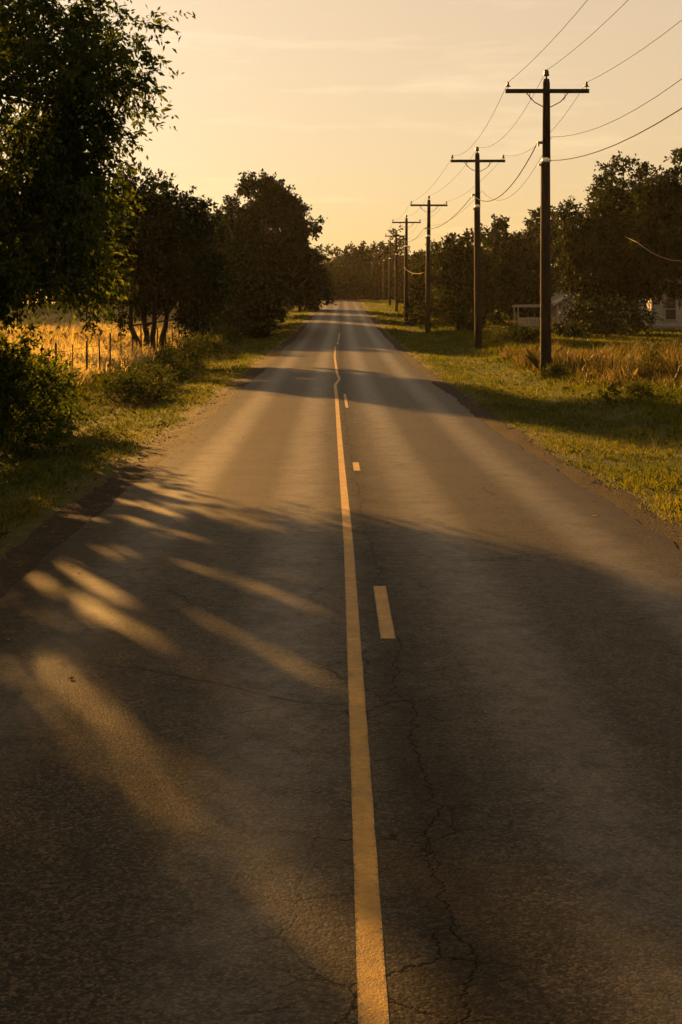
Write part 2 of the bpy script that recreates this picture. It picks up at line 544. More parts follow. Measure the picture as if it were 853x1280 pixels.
# ---------------------------------------------------------------- ground, road, shoulders, markings
def grid_sheet(name, xs_fn, ds, mat, z_fn, uv=None, kind='structure', parent=None, smooth=True):
    """rows along d; xs_fn(d) gives the x of each column"""
    rows = [np.asarray(xs_fn(d)) for d in ds]
    nc = len(rows[0])
    X = np.array(rows)
    D = np.repeat(np.array(ds)[:, None], nc, 1)
    Z = z_fn(X, D)
    V = np.stack([X, D, Z], -1).reshape(-1, 3)
    me = bpy.data.meshes.new(name)
    nr = len(ds)
    idx = np.arange(nr * nc).reshape(nr, nc)
    q = np.stack([idx[:-1, :-1], idx[:-1, 1:], idx[1:, 1:], idx[1:, :-1]], -1).reshape(-1, 4)
    me.vertices.add(len(V))
    me.vertices.foreach_set('co', V.astype(np.float32).ravel())
    me.loops.add(q.size)
    me.loops.foreach_set('vertex_index', q.astype(np.int32).ravel())
    me.polygons.add(len(q))
    me.polygons.foreach_set('loop_start', np.arange(0, q.size, 4, dtype=np.int32))
    me.update(calc_edges=True)
    if uv is not None:
        U = np.stack([X - cen(D), D], -1).reshape(-1, 2)[q.ravel()]
        l = me.uv_layers.new(name='UVMap')
        l.data.foreach_set('uv', U.astype(np.float32).ravel())
    me.materials.append(mat)
    if smooth:
        me.polygons.foreach_set('use_smooth', np.ones(len(q), dtype=bool))
    o = bpy.data.objects.new(name, me)
    COL.objects.link(o)
    if kind: o['kind'] = kind
    if parent is not None: o.parent = parent
    return o

gx = np.concatenate([[-400, -300, -220, -150, -100], np.arange(-70, -12, 2.0), np.arange(-12, 12.01, .4), np.arange(14, 72, 2.0), [100, 150, 220, 300, 400]])
gd = np.concatenate([[-130, -90, -60, -40, -25, -15, -8], np.arange(-4, 80, .8), np.arange(80, 160, 2), np.arange(160, 360, 4), [400, 450, 500, 560]])
ground = grid_sheet('ground', lambda d: gx, gd, M['ground'], gh)
tag(ground, 'rolling grassy ground on both sides of the country road', 'ground')

HALF = 3.03
rag = np.random.default_rng(3)
rd = np.concatenate([np.arange(-60, 0, 2), np.arange(0, 60, .25), np.arange(60, 160, 1), np.arange(160, 352, 2)])
def rag_noise(d, ph):
    a_ = np.array([d], dtype=float)
    p_ = np.array([ph * 40.0])
    return float(.16 * (vnoise(a_, p_, 5.3, 63) - .5) + .10 * (vnoise(a_, p_, 1.1, 64) - .5) + .07 * (vnoise(a_, p_, .37, 65) - .5))
def rx(d):
    c = float(cen(d))
    l = c - HALF + rag_noise(d, .7)
    r = c + HALF + rag_noise(d, 2.1)
    return np.concatenate([[l], np.linspace(l + .15, r - .15, 13), [r]])
def rz_(X, D):
    lat = np.abs(X - cen(D))
    z = prof(D) - .012 * (lat / HALF) ** 2 * 3
    return z
road = grid_sheet('road', rx, rd, M['asphalt'], rz_, uv=True)
tag(road, 'straight two lane asphalt road running to the trees', 'road')

def road_z(x, d):
    lat = abs(x - float(cen(d)))
    return float(prof(d)) - .036 * (lat / HALF) ** 2

def shoulder(name, side, w, label):
    def sx(d):
        c = float(cen(d))
        a = c + side * (HALF - .3)
        b = c + side * (HALF + w + .25 * (float(vnoise(np.array([d]), np.array([side * 9.0]), 2.1, 61)[0]) - .4) + .2 * (float(vnoise(np.array([d]), np.array([side * 5.0]), .6, 62)[0]) - .5))
        return np.linspace(min(a, b), max(a, b), 10)
    def sz(X, D):
        lat = np.abs(X - cen(D))
        z = prof(D) - .046 - .02 * sstep(HALF, HALF + w, lat) + .008 * np.sin(X * 9 + D * 3) * np.sin(D * 5)
        end = 0 if side < 0 else -1
        z[:, end] -= .05
        z[:, -1 if side < 0 else 0] -= .05
        return z
    o = grid_sheet(name, sx, rd[rd > -40], M['gravel_dark' if side < 0 else 'gravel'], sz)
    tag(o, label, 'road shoulder')
    return o
shoulder('gravel_shoulder', -1, .58, 'dark gravel shoulder along the left edge of the road')
shoulder('gravel_shoulder', 1, .52, 'pale gritty shoulder along the right edge of the road')

# yellow lines: x of the line against distance
lx = smooth_interp([-140, 3.9, 12.5, 22, 36, 41.2, 43.6, 46, 60, 75, 120, 232, 900], [.1, .10, .075, -.01, -.13, -.20, -.02, -.13, -.30, -.32, -.2, 0, 0], step=.25, sig=1.6)
def marking(name, segs, off, w, label):
    mb_v, mb_f, uvs = [], [], []
    for d0, d1, ww in segs:
        n = max(2, int((d1 - d0) / .1))
        o0 = len(mb_v)
        for i in range(n + 1):
            d = d0 + (d1 - d0) * i / n
            x = float(lx(d)) + off
            e1 = .0008 * math.sin(d * 13)
            e2 = .0008 * math.sin(d * 11 + 2)
            for k, xx in enumerate((x - ww / 2 + e1, x + ww / 2 + e2)):
                mb_v.append((xx, d, road_z(xx, d) + .002))
                uvs.append((xx - float(cen(d)), d))
        for i in range(n):
            a = o0 + 2 * i
            mb_f.append((a, a + 1, a + 3, a + 2))
    me = bpy.data.meshes.new(name)
    me.from_pydata(mb_v, [], mb_f)
    me.materials.append(M['paint'])
    l = me.uv_layers.new(name='UVMap')
    l2 = me.uv_layers.new(name='across')
    for p in me.polygons:
        for li in p.loop_indices:
            l.data[li].uv = uvs[me.loops[li].vertex_index]
            l2.data[li].uv = (me.loops[li].vertex_index % 2, 0)
    o = bpy.data.objects.new(name, me)
    COL.objects.link(o)
    o.parent = road
    o['label'] = label
    o['kind'] = 'structure'
    return o
marking('centre_line', [(-20, 72.0, 0.094)], 0, .094, 'solid yellow centre line with a kink far off')
# dashes right of the solid line
for d0, d1, off, ww, lab in ((8.72, 10.5, .235, .102, 'nearest short yellow dash beside the centre line'), (18.9, 20.0, .22, .10, 'faded yellow dash beyond the tree shadow'),
                       (31.5, 36.5, .24, .075, 'long thin worn dash before the shaded band'), (75, 79, .12, .10, 'broken far piece of the yellow line'),
                       (81, 96, .15, .09, 'faint last piece of the yellow line')):
    marking('lane_dash', [(d0, d1, ww)], off, ww, lab)

# ---------------------------------------------------------------- foliage builders
def unit(v):
    return v / (np.linalg.norm(v, axis=-1, keepdims=True) + 1e-9)

def leaf_quads(P, axis, L, Wd, r):
    """kite leaves starting at P along axis"""
    n = len(P)
    axis = unit(axis)
    side = unit(np.cross(axis, r.normal(size=(n, 3))))
    nrm = np.cross(axis, side)
    L = np.broadcast_to(L, (n,))[:, None]
    Wd = np.broadcast_to(Wd, (n,))[:, None]
    bend = nrm * L * r.uniform(-.12, .12, (n, 1))
    a = P
    b = P + axis * L * .45 + side * Wd * .5 + bend
    c = P + axis * L
    d = P + axis * L * .45 - side * Wd * .5 + bend
    return np.stack([a, b, c, d], 1).reshape(-1, 3)

def crown_twigs(r, clumps, crad, n_twig, n_leaf, twig_len, leaf, droop=.35, out_bias=.7, center=None, flat=.8):
    """clumps (K,3) with radius crad; each has n_twig twigs carrying n_leaf leaves"""
    K = len(clumps)
    crad = np.broadcast_to(crad, (K,))
    if center is None:
        center = clumps.mean(0)
    out = unit(clumps - center)
    c = np.repeat(np.arange(K), n_twig)
    n = len(c)
    rd_ = unit(r.normal(size=(n, 3)))
    start = clumps[c] + rd_ * (crad[c] * r.uniform(.05, .75, n))[:, None] * np.array([1, 1, flat])
    dirv = unit(rd_ + out[c] * out_bias * r.uniform(.2, 1.2, (n, 1)) + np.array([0, 0, -droop]) * r.uniform(0, 1.6, (n, 1)))
    tl = twig_len * r.uniform(.5, 1.3, n)
    # leaves
    ti = np.repeat(np.arange(n), n_leaf)
    m = len(ti)
    t = r.uniform(.1, 1.0, m)
    sag = -droop * .5 * (t ** 2) * tl[ti]
    P = start[ti] + dirv[ti] * (t * tl[ti])[:, None]
    P[:, 2] += sag
    P += r.normal(size=(m, 3)) * leaf[0] * .25
    ax = dirv[ti] * .7 + r.normal(size=(m, 3)) * .65 + np.array([0, 0, -droop * .9])
    L = leaf[0] * r.uniform(.6, 1.3, m)
    V = leaf_quads(P, ax, L, L * leaf[1], r)
    vclump = r.uniform(0, 1, K)
    var = np.clip(.45 * r.uniform(0, 1, m) + .45 * vclump[c][ti] + .12 * r.normal(size=m), 0, 1)
    return V, var, start, dirv, tl

def ellipsoid_clumps(r, n, center, radii, shell=.5, low=-1.0, lump=.18):
    d = unit(r.normal(size=(n * 3, 3)))
    d = d[d[:, 2] > low][:n]
    rr = r.uniform(shell ** 3, 1, len(d)) ** (1 / 3)
    lobes = 1 + lump * (np.sin(d[:, 0] * 4.1 + d[:, 2] * 3 + center[0]) + np.sin(d[:, 1] * 5.3 + d[:, 2] * 4.7 + center[1])) * .7
    return np.asarray(center) + d * (rr * lobes)[:, None] * np.asarray(radii)

def limb_path(r, a, b, bend=.18, n=5):
    a, b = np.asarray(a, float), np.asarray(b, float)
    L = np.linalg.norm(b - a)
    off = r.normal(size=3) * L * bend * .5
    off[2] = abs(off[2]) * .6
    pts = []
    for i in range(n):
        t = i / (n - 1)
        pts.append(a + (b - a) * t + off * math.sin(math.pi * t) + (r.normal(size=3) * L * .02 if 0 < i < n - 1 else 0))
    return pts

def make_tree(name, loc, trunk_h, trunk_r, cc, radii, n_clump, crad, n_twig, n_leaf, twig_len, leaf, lmat, bark, label, cat='tree', group=None,
              seed=1, droop=.3, shell=.45, low=-.75, stems=1, lean=0.0, extra=None, limbs=14, cut=None, lump=.18, more_clumps=None, holes=None):
    """tree things stand at loc; cc is the crown centre relative to loc"""
    r = np.random.default_rng(seed)
    root = thing(name, loc, label, cat, group)
    cl_ = ellipsoid_clumps(r, n_clump, cc, radii, shell, low, lump)
    if more_clumps is not None:
        cl_ = np.concatenate([cl_, np.asarray(more_clumps, float)])
    if cut is not None:
        cl_ = cl_[cut(cl_)]
    cr = crad * r.uniform(.65, 1.35, len(cl_))
    V, var, *_ = crown_twigs(r, cl_, cr, n_twig, n_leaf, twig_len, leaf, droop, center=np.asarray(cc))
    if holes is not None:
        k = holes(V.reshape(-1, 4, 3).mean(1))
        V = V.reshape(-1, 4, 3)[k].reshape(-1, 3)
        var = var[k]
    mb = MB()
    tops = []
    for s in range(stems):
        an = 2 * math.pi * s / max(stems, 1) + seed
        sp = (0.0 if stems == 1 else .28)
        b0 = np.array([math.cos(an) * sp, math.sin(an) * sp, -.25])
        t1 = np.array([math.cos(an) * sp * 3 + lean, math.sin(an) * sp * 3, trunk_h])
        t2 = np.array([cc[0] * .7 + math.cos(an) * sp * 4, cc[1] * .7 + math.sin(an) * sp * 4, cc[2] + radii[2] * .45])
        pth = limb_path(r, b0, t1, .08, 5) + limb_path(r, t1, t2, .08, 5)[1:]
        rr_ = trunk_r / math.sqrt(stems)
        rads = [rr_ * 1.35, rr_ * 1.05] + [rr_ * (1 - .85 * i / (len(pth) - 2)) for i in range(len(pth) - 2)]
        mb.tube(pth, rads, 9)
        tops.append(pth)
    pick = r.choice(len(cl_), min(limbs, len(cl_)), replace=False)
    for j, i in enumerate(pick):
        pth = tops[j % stems]
        src = pth[min(len(pth) - 2, 3 + int(r.integers(0, 4)))]
        if src[2] > cl_[i][2] + .3:
            src = pth[3]
        lp = limb_path(r, src, cl_[i], .2, 6)
        r0 = trunk_r * .38 / math.sqrt(stems)
        mb.tube(lp, [r0 * (1 - .85 * k / 5) for k in range(6)], 6)
        # finer branches towards neighbouring clumps
        nb = np.argsort(np.linalg.norm(cl_ - cl_[i], axis=1))[1:4]
        for q in nb:
            mb.tube(limb_path(r, lp[3], cl_[q], .2, 4), [r0 * .4, r0 * .3, r0 * .2, r0 * .08], 5)
    if extra is not None:
        extra(mb, r)
    mb.build('trunk', bark, root, True)
    np_mesh('crown', V, 4, lmat, root, var)
    return root

def make_shrub(name, loc, radii, n_clump, crad, n_twig, n_leaf, twig_len, leaf, lmat, label, cat='shrub', group=None, seed=1, droop=.05, holes=None):
    r = np.random.default_rng(seed)
    root = thing(name, loc, label, cat, group)
    cc = np.array([0, 0, radii[2] * .45])
    cl_ = ellipsoid_clumps(r, n_clump, cc, (radii[0], radii[1], radii[2] * .6), .2, -.7, .25)
    cl_[:, 2] = np.maximum(cl_[:, 2], .1)
    V, var, *_ = crown_twigs(r, cl_, crad * r.uniform(.6, 1.4, len(cl_)), n_twig, n_leaf, twig_len, leaf, droop, center=np.array([0, 0, -.2]))
    Vq = V.reshape(-1, 4, 3)
    if holes is not None:
        Vq = Vq[holes(Vq.mean(1))]
    Vq = Vq[Vq[:, :, 2].min(1) > -.15]
    var = var[:len(Vq)]
    mb = MB()
    for i in r.choice(len(cl_), min(10, len(cl_)), replace=False):
        mb.tube(limb_path(r, (r.normal() * .1, r.normal() * .1, -.15), cl_[i], .15, 4), [.022, .018, .013, .006], 5)
    mb.build('stem', M['bark'], root, True)
    np_mesh('foliage', Vq.reshape(-1, 3), 4, lmat, root, var)
    return root

# ---------------------------------------------------------------- grass (stuff)
def blades(P, h, w, r, lean=.35, seg=False):
    n = len(P)
    an = r.uniform(0, 2 * math.pi, n)
    sd = np.stack([np.cos(an), np.sin(an), np.zeros(n)], 1)
    ln = np.stack([r.normal(size=n), r.normal(size=n), np.zeros(n)], 1) * lean
    h = np.broadcast_to(h, (n,))[:, None]
    w = np.broadcast_to(w, (n,))[:, None]
    up = np.array([0, 0, 1.0])
    a = P - sd * w / 2
    b = P + sd * w / 2
    m1 = P + up * h * .55 + ln * h * .3 + sd * w * .42
    tip = P + up * h * (1 - .25 * np.abs(ln).sum(1, keepdims=True)) + ln * h
    m0 = P + up * h * .55 + ln * h * .3 - sd * w * .42
    return np.stack([a, b, m1, tip, m0], 1).reshape(-1, 3)

def patch(x):
    return x

def scatter(r, n, d0, d1, x0, x1, power=1.0, fov=.44):
    """ground points, thicker towards the camera, inside a generous cone"""
    u = r.uniform(0, 1, n * 3)
    if power == 0:
        d = d0 + (d1 - d0) * u
    else:
        d = (d0 ** -power + (d1 ** -power - d0 ** -power) * u) ** (-1 / power)
    x = r.uniform(x0, x1, n * 3)
    k = np.abs(x) < d * fov + 5.0
    return x[k][:n], d[k][:n]

def verge(side, n, seed):
    r = np.random.default_rng(seed)
    lo, hi = (-8.6, -3.5) if side < 0 else (3.5, 11.5)
    x, d = scatter(r, n, 4, 240, lo, hi, .6)
    lat = np.abs(x - cen(d))
    edge = 3.56 + .28 * (vnoise(x * 3, d, 1.1, 5) - .5) * 2 + .3 * (vnoise(x, d, .35, 6) - .5)
    if side > 0:
        edge = edge - .1
    clumpn = .5 * vnoise(x, d, .7, 8) + .5 * vnoise(x, d, .22, 9)
    k = (lat > edge) & (r.uniform(0, 1, len(x)) < .3 + 1.2 * clumpn)
    # thin, bare fringe next to the gravel
    k &= r.uniform(0, 1, len(x)) < .25 + sstep(0, .6, lat - edge)
    x, d, lat, clumpn = x[k], d[k], lat[k], clumpn[k]
    z = gh(x, d) - .012
    far = np.clip(d / 22, 1, 6)
    h = (.055 + .10 * clumpn ** 2 + .13 * sstep(6.2, 8.5, lat)) * r.uniform(.6, 1.5, len(x)) * far ** .25
    w = .011 * far ** .85 * r.uniform(.7, 1.4, len(x))
    V = blades(np.stack([x, d, z], 1), h, w, r, .45)
    var = np.clip(.12 + .55 * vnoise(x, d, 2.3, 11) + .35 * r.normal(size=len(x)) * .5 + .12 * (1 - sstep(0, .8, lat - 3.6)), 0, 1)
    return np_mesh('grass', V, 5, M['turf'], None, var)
tag(verge(-1, 165000, 21), 'mown green grass verge between the left shoulder and the fence', 'grass', kind='stuff')
tag(verge(1, 225000, 22), 'mown green grass verge between the right shoulder and the poles', 'grass', kind='stuff')

def stalks():
    r = np.random.default_rng(29)
    V, var = [], []
    for lo, hi, n in ((-8.4, -4.9, 1500), (4.6, 9.5, 1300)):
        x, d = scatter(r, n, 9, 90, lo, hi, .5)
        k = r.uniform(0, 1, len(x)) < 1.6 * vnoise(x, d, 1.7, 81) ** 2 * (.25 + sstep(4.4, 7, np.abs(x)))
        x, d = x[k], d[k]
        V.append(blades(np.stack([x, d, gh(x, d) - .01], 1), r.uniform(.12, .36, len(x)), .006 * np.clip(d / 20, 1, 3), r, .3))
        var.append(r.uniform(0, 1, len(x)) * .8)
    return np_mesh('dry_stalks', np.concatenate(V), 5, M['reed'], None, np.concatenate(var))
tag(stalks(), 'dry seed stalks standing up out of the green verges', 'dry stalks', kind='stuff')

# lawn farther right towards the houses
def lawn():
    r = np.random.default_rng(23)
    x, d = scatter(r, 130000, 12, 170, 9, 60, .4)
    k = (x - cen(d)) > np.where(d < 34, 11.0, 9.0)
    x, d = x[k], d[k]
    z = gh(x, d) - .01
    far = np.clip(d / 22, 1, 6)
    V = blades(np.stack([x, d, z], 1), .10 * r.uniform(.6, 1.5, len(x)) * far ** .3, .02 * far ** .8 * r.uniform(.7, 1.4, len(x)), r, .45)
    var = np.clip(.15 + .55 * vnoise(x, d, 4, 31) + .2 * r.normal(size=len(x)), 0, 1)
    return np_mesh('lawn_grass', V, 5, M['turf'], None, var)
tag(lawn(), 'short lawn grass in front of the white houses', 'grass', kind='stuff')

def field():
    r = np.random.default_rng(24)
    x, d = scatter(r, 175000, 27, 125, -52, -7.2, .7)
    lat = x - cen(d)
    edge = -8.0 + 1.3 * (vnoise(x, d, 3, 41) - .5)
    cn = vnoise(x, d, 1.6, 42)
    k = (lat < edge) & (r.uniform(0, 1, len(x)) < .35 + .9 * cn)
    x, d, cn = x[k], d[k], cn[k]
    z = gh(x, d) - .03
    far = np.clip(d / 30, 1, 4)
    h = (.36 + .42 * cn) * r.uniform(.55, 1.3, len(x))
    V = blades(np.stack([x, d, z], 1), h, .017 * far ** .9 * r.uniform(.6, 1.4, len(x)), r, .3)
    var = np.clip(.1 + .6 * vnoise(x, d, 5, 43) + .22 * r.normal(size=len(x)) + .15, 0, 1)
    return np_mesh('field_grass', V, 5, M['straw'], None, var)
tag(field(), 'tall golden dry grass filling the field behind the fence', 'dry grass', kind='stuff')

def reeds():
    r = np.random.default_rng(25)
    x, d = scatter(r, 110000, 30, 66, 6.2, 26, .6)
    lat = x - cen(d)
    # a drift of tall stalks: starts beside the first pole, widens to the right
    near = 32.5 + 5.5 * (vnoise(x, d, 2.5, 51) - .5) + 10 * sstep(10, 6.8, lat)
    fard = 57 + 5 * (vnoise(x, d, 3.5, 52) - .5)
    cn = vnoise(x, d, 1.3, 53)
    k = (lat > 6.9 + 1.2 * (vnoise(x, d, 1.5, 54) - .3)) & (d > near) & (d < fard) & (r.uniform(0, 1, len(x)) < (.25 + cn) * (.12 + .88 * sstep(0, 5, d - near)))
    x, d, cn = x[k], d[k], cn[k]
    z = gh(x, d) - .03
    edge = sstep(0, 6, d - (32 + 10 * sstep(10, 6.8, x)))
    h = (.35 + .55 * cn) * r.uniform(.4, 1.45, len(x)) * (.5 + .5 * edge)
    V = blades(np.stack([x, d, z], 1), h, .022 * (d / 40) ** .8 * r.uniform(.6, 1.4, len(x)), r, .3)
    var = np.clip(.05 + .65 * vnoise(x, d, 2.5, 55) + .25 * r.normal(size=len(x)), 0, 1)
    return np_mesh('reed_grass', V, 5, M['reed'], None, var)
tag(reeds(), 'tall russet reed grass around and beyond the nearest pole', 'reed grass', kind='stuff')

def pebbles():
    r = np.random.default_rng(27)
    out, var = [], []
    for side in (-1, 1):
        d = 6 + 45 * r.uniform(0, 1, 9000) ** 1.6
        lat = HALF + .02 + np.abs(r.normal(size=9000)) * .38
        x = cen(d) + side * lat
        k = lat < 4.1
        x, d = x[k], d[k]
        z = np.maximum(prof(d) - .062, gh(x, d))
        sz = (.005 + .015 * r.uniform(0, 1, len(x)) ** 4) * np.clip(d / 14, 1, 1.3)
        tet = np.array([[1, 0, -.3], [-.5, .87, -.3], [-.5, -.87, -.3], [0, 0, .6]])
        an = r.uniform(0, 6.28, len(x))
        jit = 1 + .35 * r.normal(size=(len(x), 4, 3))
        T = tet[None] * jit * sz[:, None, None]
        c_, s_ = np.cos(an)[:, None], np.sin(an)[:, None]
        T = np.stack([T[..., 0] * c_ - T[..., 1] * s_, T[..., 0] * s_ + T[..., 1] * c_, T[..., 2]], -1) + np.stack([x, d, z], -1)[:, None]
        out.append(T[:, [0, 1, 3, 1, 2, 3, 2, 0, 3]].reshape(-1, 3))
    return np_mesh('gravel_stones', np.concatenate(out), 3, M['stone'])
tag(pebbles(), 'loose gravel stones scattered along both road edges', 'gravel', kind='stuff')

# ---------------------------------------------------------------- trees on the left
TX, TD = -8.4, 24.0
tz = g1(TX, TD)
SA, CA = math.sin(R(SUN_AZ)), math.cos(R(SUN_AZ))
def near_extra(mb, r):
    # the two bare limbs that show below the crown
    def P(px, py, d):
        x, z = at(px, d, py)
        return (x - TX, d - TD, z - tz)
    a = (.05, -.1, 2.35)
    mb.tube([a, P(-40, 312, 23.7), P(0, 291, 23.6), P(40, 284, 23.5), P(75, 275, 23.5), P(108, 264, 23.4), P(135, 255, 23.4)], [.11, .085, .07, .055, .045, .03, .012], 8)
    mb.tube([a, P(-30, 352, 23.3), P(10, 325, 23.2), P(32, 305, 23.2), P(52, 287, 23.2), P(66, 262, 23.2), P(92, 236, 23.2)], [.10, .075, .06, .05, .04, .028, .012], 8)
mc = []
r_ = np.random.default_rng(5)
for (px, py, d, n, s) in ((126, 98, 23.5, 8, .34), (112, 162, 23.5, 7, .34), (98, 45, 23.8, 8, .42), (80, 120, 23.2, 7, .5), (92, 10, 23.8, 6, .5), (95, 60, 23.0, 8, .6),
                         (60, 160, 22.8, 8, .6), (78, 200, 23.2, 5, .4), (30, 90, 23, 9, .7), (20, 220, 23, 7, .5), (75, 245, 23, 4, .35), (112, 315, 23.5, 3, .22), (100, 325, 23.4, 3, .25),
                         (25, 345, 23.2, 4, .3), (60, 318, 23.3, 3, .25), (10, 385, 23.5, 4, .3), (-40, 330, 23.6, 7, .7), (-75, 300, 24.3, 5, .6), (-10, 260, 24.2, 12, .8), (50, 210, 24, 10, .7), (88, 232, 23.6, 3, .3), (98, 205, 23.5, 2, .25), (40, 30, 23.2, 8, .6)):
    x, z = at(px, d, py)
    for _ in range(n):
        mc.append((x - TX + r_.normal() * s, d - TD + r_.normal() * s * 1.2, z - tz + r_.normal() * s))
# low boughs, spread evenly through the lower crown so that it shades the near lane
for uu in np.arange(1.0, 6.35, .29):
    for hh_ in np.arange(-3.5, -.5, .38):
        u_, h_, dd = uu + r_.uniform(-.13, .13), hh_ + r_.uniform(-.16, .16), r_.uniform(22.0, 26.5)
        xx = (u_ - SA * dd) / CA
        zz = h_ + (-xx * SA + dd * CA) * math.tan(R(SUN_EL))
        if zz > (1.6 if u_ < 4.6 else 2.3):
            mc.append((xx - TX, dd - TD, zz - tz))
def slot(x0, d0, z0):
    # lane cut through the foliage so that the low sun streaks the near road
    def f(c):
        u = (c[:, 0] + x0) * CA + (c[:, 1] + d0) * SA
        z = c[:, 2]
        wv = .14 * np.sin(z * 2.1) + .1 * np.sin(c[:, 1] * 2.7 + 1)
        h = z + z0 - (-(c[:, 0] + x0) * SA + (c[:, 1] + d0) * CA) * math.tan(R(SUN_EL))
        k = ~((u > 1.74 + wv * .7) & (u < 2.14 + wv * .5) & (z < 6.5) & (h > -2.0 + .2 * wv) & (vnoise(u + 60, c[:, 1] + h * 3 + 60, .12, 73) < .72))
        # smaller cuts in the leaves, each shaped to let a patch of light through
        for u0, h0, du, dh in ((3.1, -2.5, .12, .38), (4.45, -3.0, .14, .32), (4.1, -2.35, .10, .42), (5.6, -3.75, .14, .28), (5.4, -3.2, .12, .24), (3.6, -3.15, .12, .4), (2.72, -2.3, .10, .4), (4.9, -3.55, .12, .28), (4.0, -3.5, .12, .25), (3.35, -1.9, .07, .3)):
            wob = 1 + .55 * (vnoise(u * 1.0 + 20, h + 20, .13, 71) - .5) * 2
            inside = ((u - u0 - .2 * (h - h0)) / du) ** 2 + ((h - h0) / dh) ** 2 < 1.25 * wob
            thin = vnoise(u + 40, h + 40, .07, 72) < .74
            k &= ~(inside & thin)
        return k
    return f
near_tree = make_tree('broadleaf_tree', (TX, TD, tz), 2.4, .24, (0, 0, 7.0), (3.7, 3.6, 4.6), 125, .5, 18, 15, .62, (.125, .42), M['leaf_near'], M['bark'],
                      'tall leafy tree overhanging the left edge, nearest to the road', seed=11, droop=.5, shell=.3, low=-.8, extra=near_extra, limbs=26, more_clumps=mc,
                      cut=lambda c: ~((c[:, 2] < 2.6) & (c[:, 0] > 2.2)), holes=slot(TX, TD, tz))

# unseen trees outside the frame, placed so that their shade falls on the near road
side_tree = make_tree('broadleaf_tree', (-10.35, 17.6, g1(-10.35, 17.6)), 2.2, .22, (.15, 0, 4.3), (2.6, 2.8, 3.9), 260, .55, 24, 15, .6, (.13, .45), M['leaf_near'], M['bark'],
                      'leafy roadside tree left of the picture, shading the near road', seed=12, droop=.4, shell=.3, limbs=16)

for (x, d, rr, h, sd, lab) in ((-15.6, 26.5, 2.2, 8.5, 16, 'leafy tree added outside the left edge for its shade, level with the overhanging tree'),):
    make_tree('broadleaf_tree', (x, d, g1(x, d)), 1.8, .2, (0, 0, h * .55), (rr, rr, h * .48), 115, .55, 20, 13, .6, (.16, .5), M['leaf_near'], M['bark'], lab, seed=sd, droop=.4, shell=.2, limbs=12)

def litter():
    r = np.random.default_rng(28)
    n = 1500
    d = 5 + 40 * r.uniform(0, 1, n) ** 1.5
    left = r.uniform(0, 1, n) < .7
    lat = np.where(left, -1, 1) * np.abs(HALF + .25 + r.normal(size=n) * np.where(r.uniform(0, 1, n) < .8, .28, .9))
    x = cen(d) + lat
    z = np.where(np.abs(lat) < HALF, prof(d) - .036 * (lat / HALF) ** 2 + .006, np.maximum(prof(d) - .03, gh(x, d) + .02))
    ax = r.normal(size=(n, 3)) * np.array([1, 1, .12])
    L = r.uniform(.03, .075, n)
    V = leaf_quads(np.stack([x, d, z], 1), ax, L, L * .5, r)
    V = V.reshape(-1, 4, 3)
    V[:, :, 2] = z[:, None] + (V[:, :, 2] - z[:, None]) * .25 + .004
    return np_mesh('fallen_leaves', V.reshape(-1, 3), 4, M['dead_leaf'], None, r.uniform(0, 1, n))
tag(litter(), 'dry fallen leaves scattered along the road edges', 'fallen leaves', kind='stuff')

# multi-stemmed tree by the fence
make_tree('multi_stem_tree', (-8.7, 58, g1(-8.7, 58)), 1.7, .26, (0, 0, 4.55), (3.3, 3.0, 3.5), 190, .55, 20, 15, .55, (.18, .55), M['leaf_oak'], M['bark'],
          'dark several-stemmed tree standing in the fence line by the golden field', seed=13, droop=.25, stems=4, shell=.3, low=-.9, limbs=18, lump=.26)
make_tree('round_tree', (-6.3, 112, g1(-6.3, 112)), 2.6, .34, (.1, 0, 7.6), (4.4, 4.2, 5.5), 210, .8, 20, 14, .75, (.29, .6), M['leaf_oak'], M['bark_pale'],
          'big round-topped tree close to the left road edge', seed=14, droop=.2, shell=.4, low=-.85, limbs=18, lump=.2)
# darker growth behind and between
for i, (px, d, w, h, lab, nm) in enumerate((
        (300, 92, 3.0, 5.4, 'low dense tree between the several-stemmed tree and the round tree', 'bushy_tree'),
        (285, 128, 4.2, 9.2, 'tree behind the left shoulder of the big round tree', 'bushy_tree'),
        (215, 112, 5.2, 8.6, 'broad dark tree behind the several-stemmed tree', 'field_tree'),
        (120, 108, 5.6, 8.4, 'dark tree at the back of the golden field, right of the leafy overhang', 'field_tree'),
        (40, 112, 5.8, 9.0, 'dark tree at the back of the golden field, under the leafy overhang', 'field_tree'),
        (-50, 116, 6.0, 9.5, 'dark tree at the back of the field, just outside the left edge', 'field_tree'),
        (-170, 122, 6.2, 9.0, 'tree at the back of the field, well outside the left edge', 'field_tree'),
        (168, 122, 5.4, 10.5, 'tall dark tree rising behind the field hedge line', 'field_tree'),
        (330, 150, 4.6, 9.5, 'tree half hidden behind the big round tree', 'bushy_tree'),
        (375, 170, 4.0, 7.0, 'low tree by the left verge beyond the round tree', 'bushy_tree'))):
    x = at(px, d)
    make_tree(nm, (x, d, g1(x, d)), 1.2, .2, (0, 0, h * .53), (w, w, h * .5), 95, .9, 17, 12, .85, (.36, .6), M['leaf_oak'], M['bark'], lab, seed=30 + i, droop=.15, shell=.45, low=-.95, limbs=8, lump=.22)

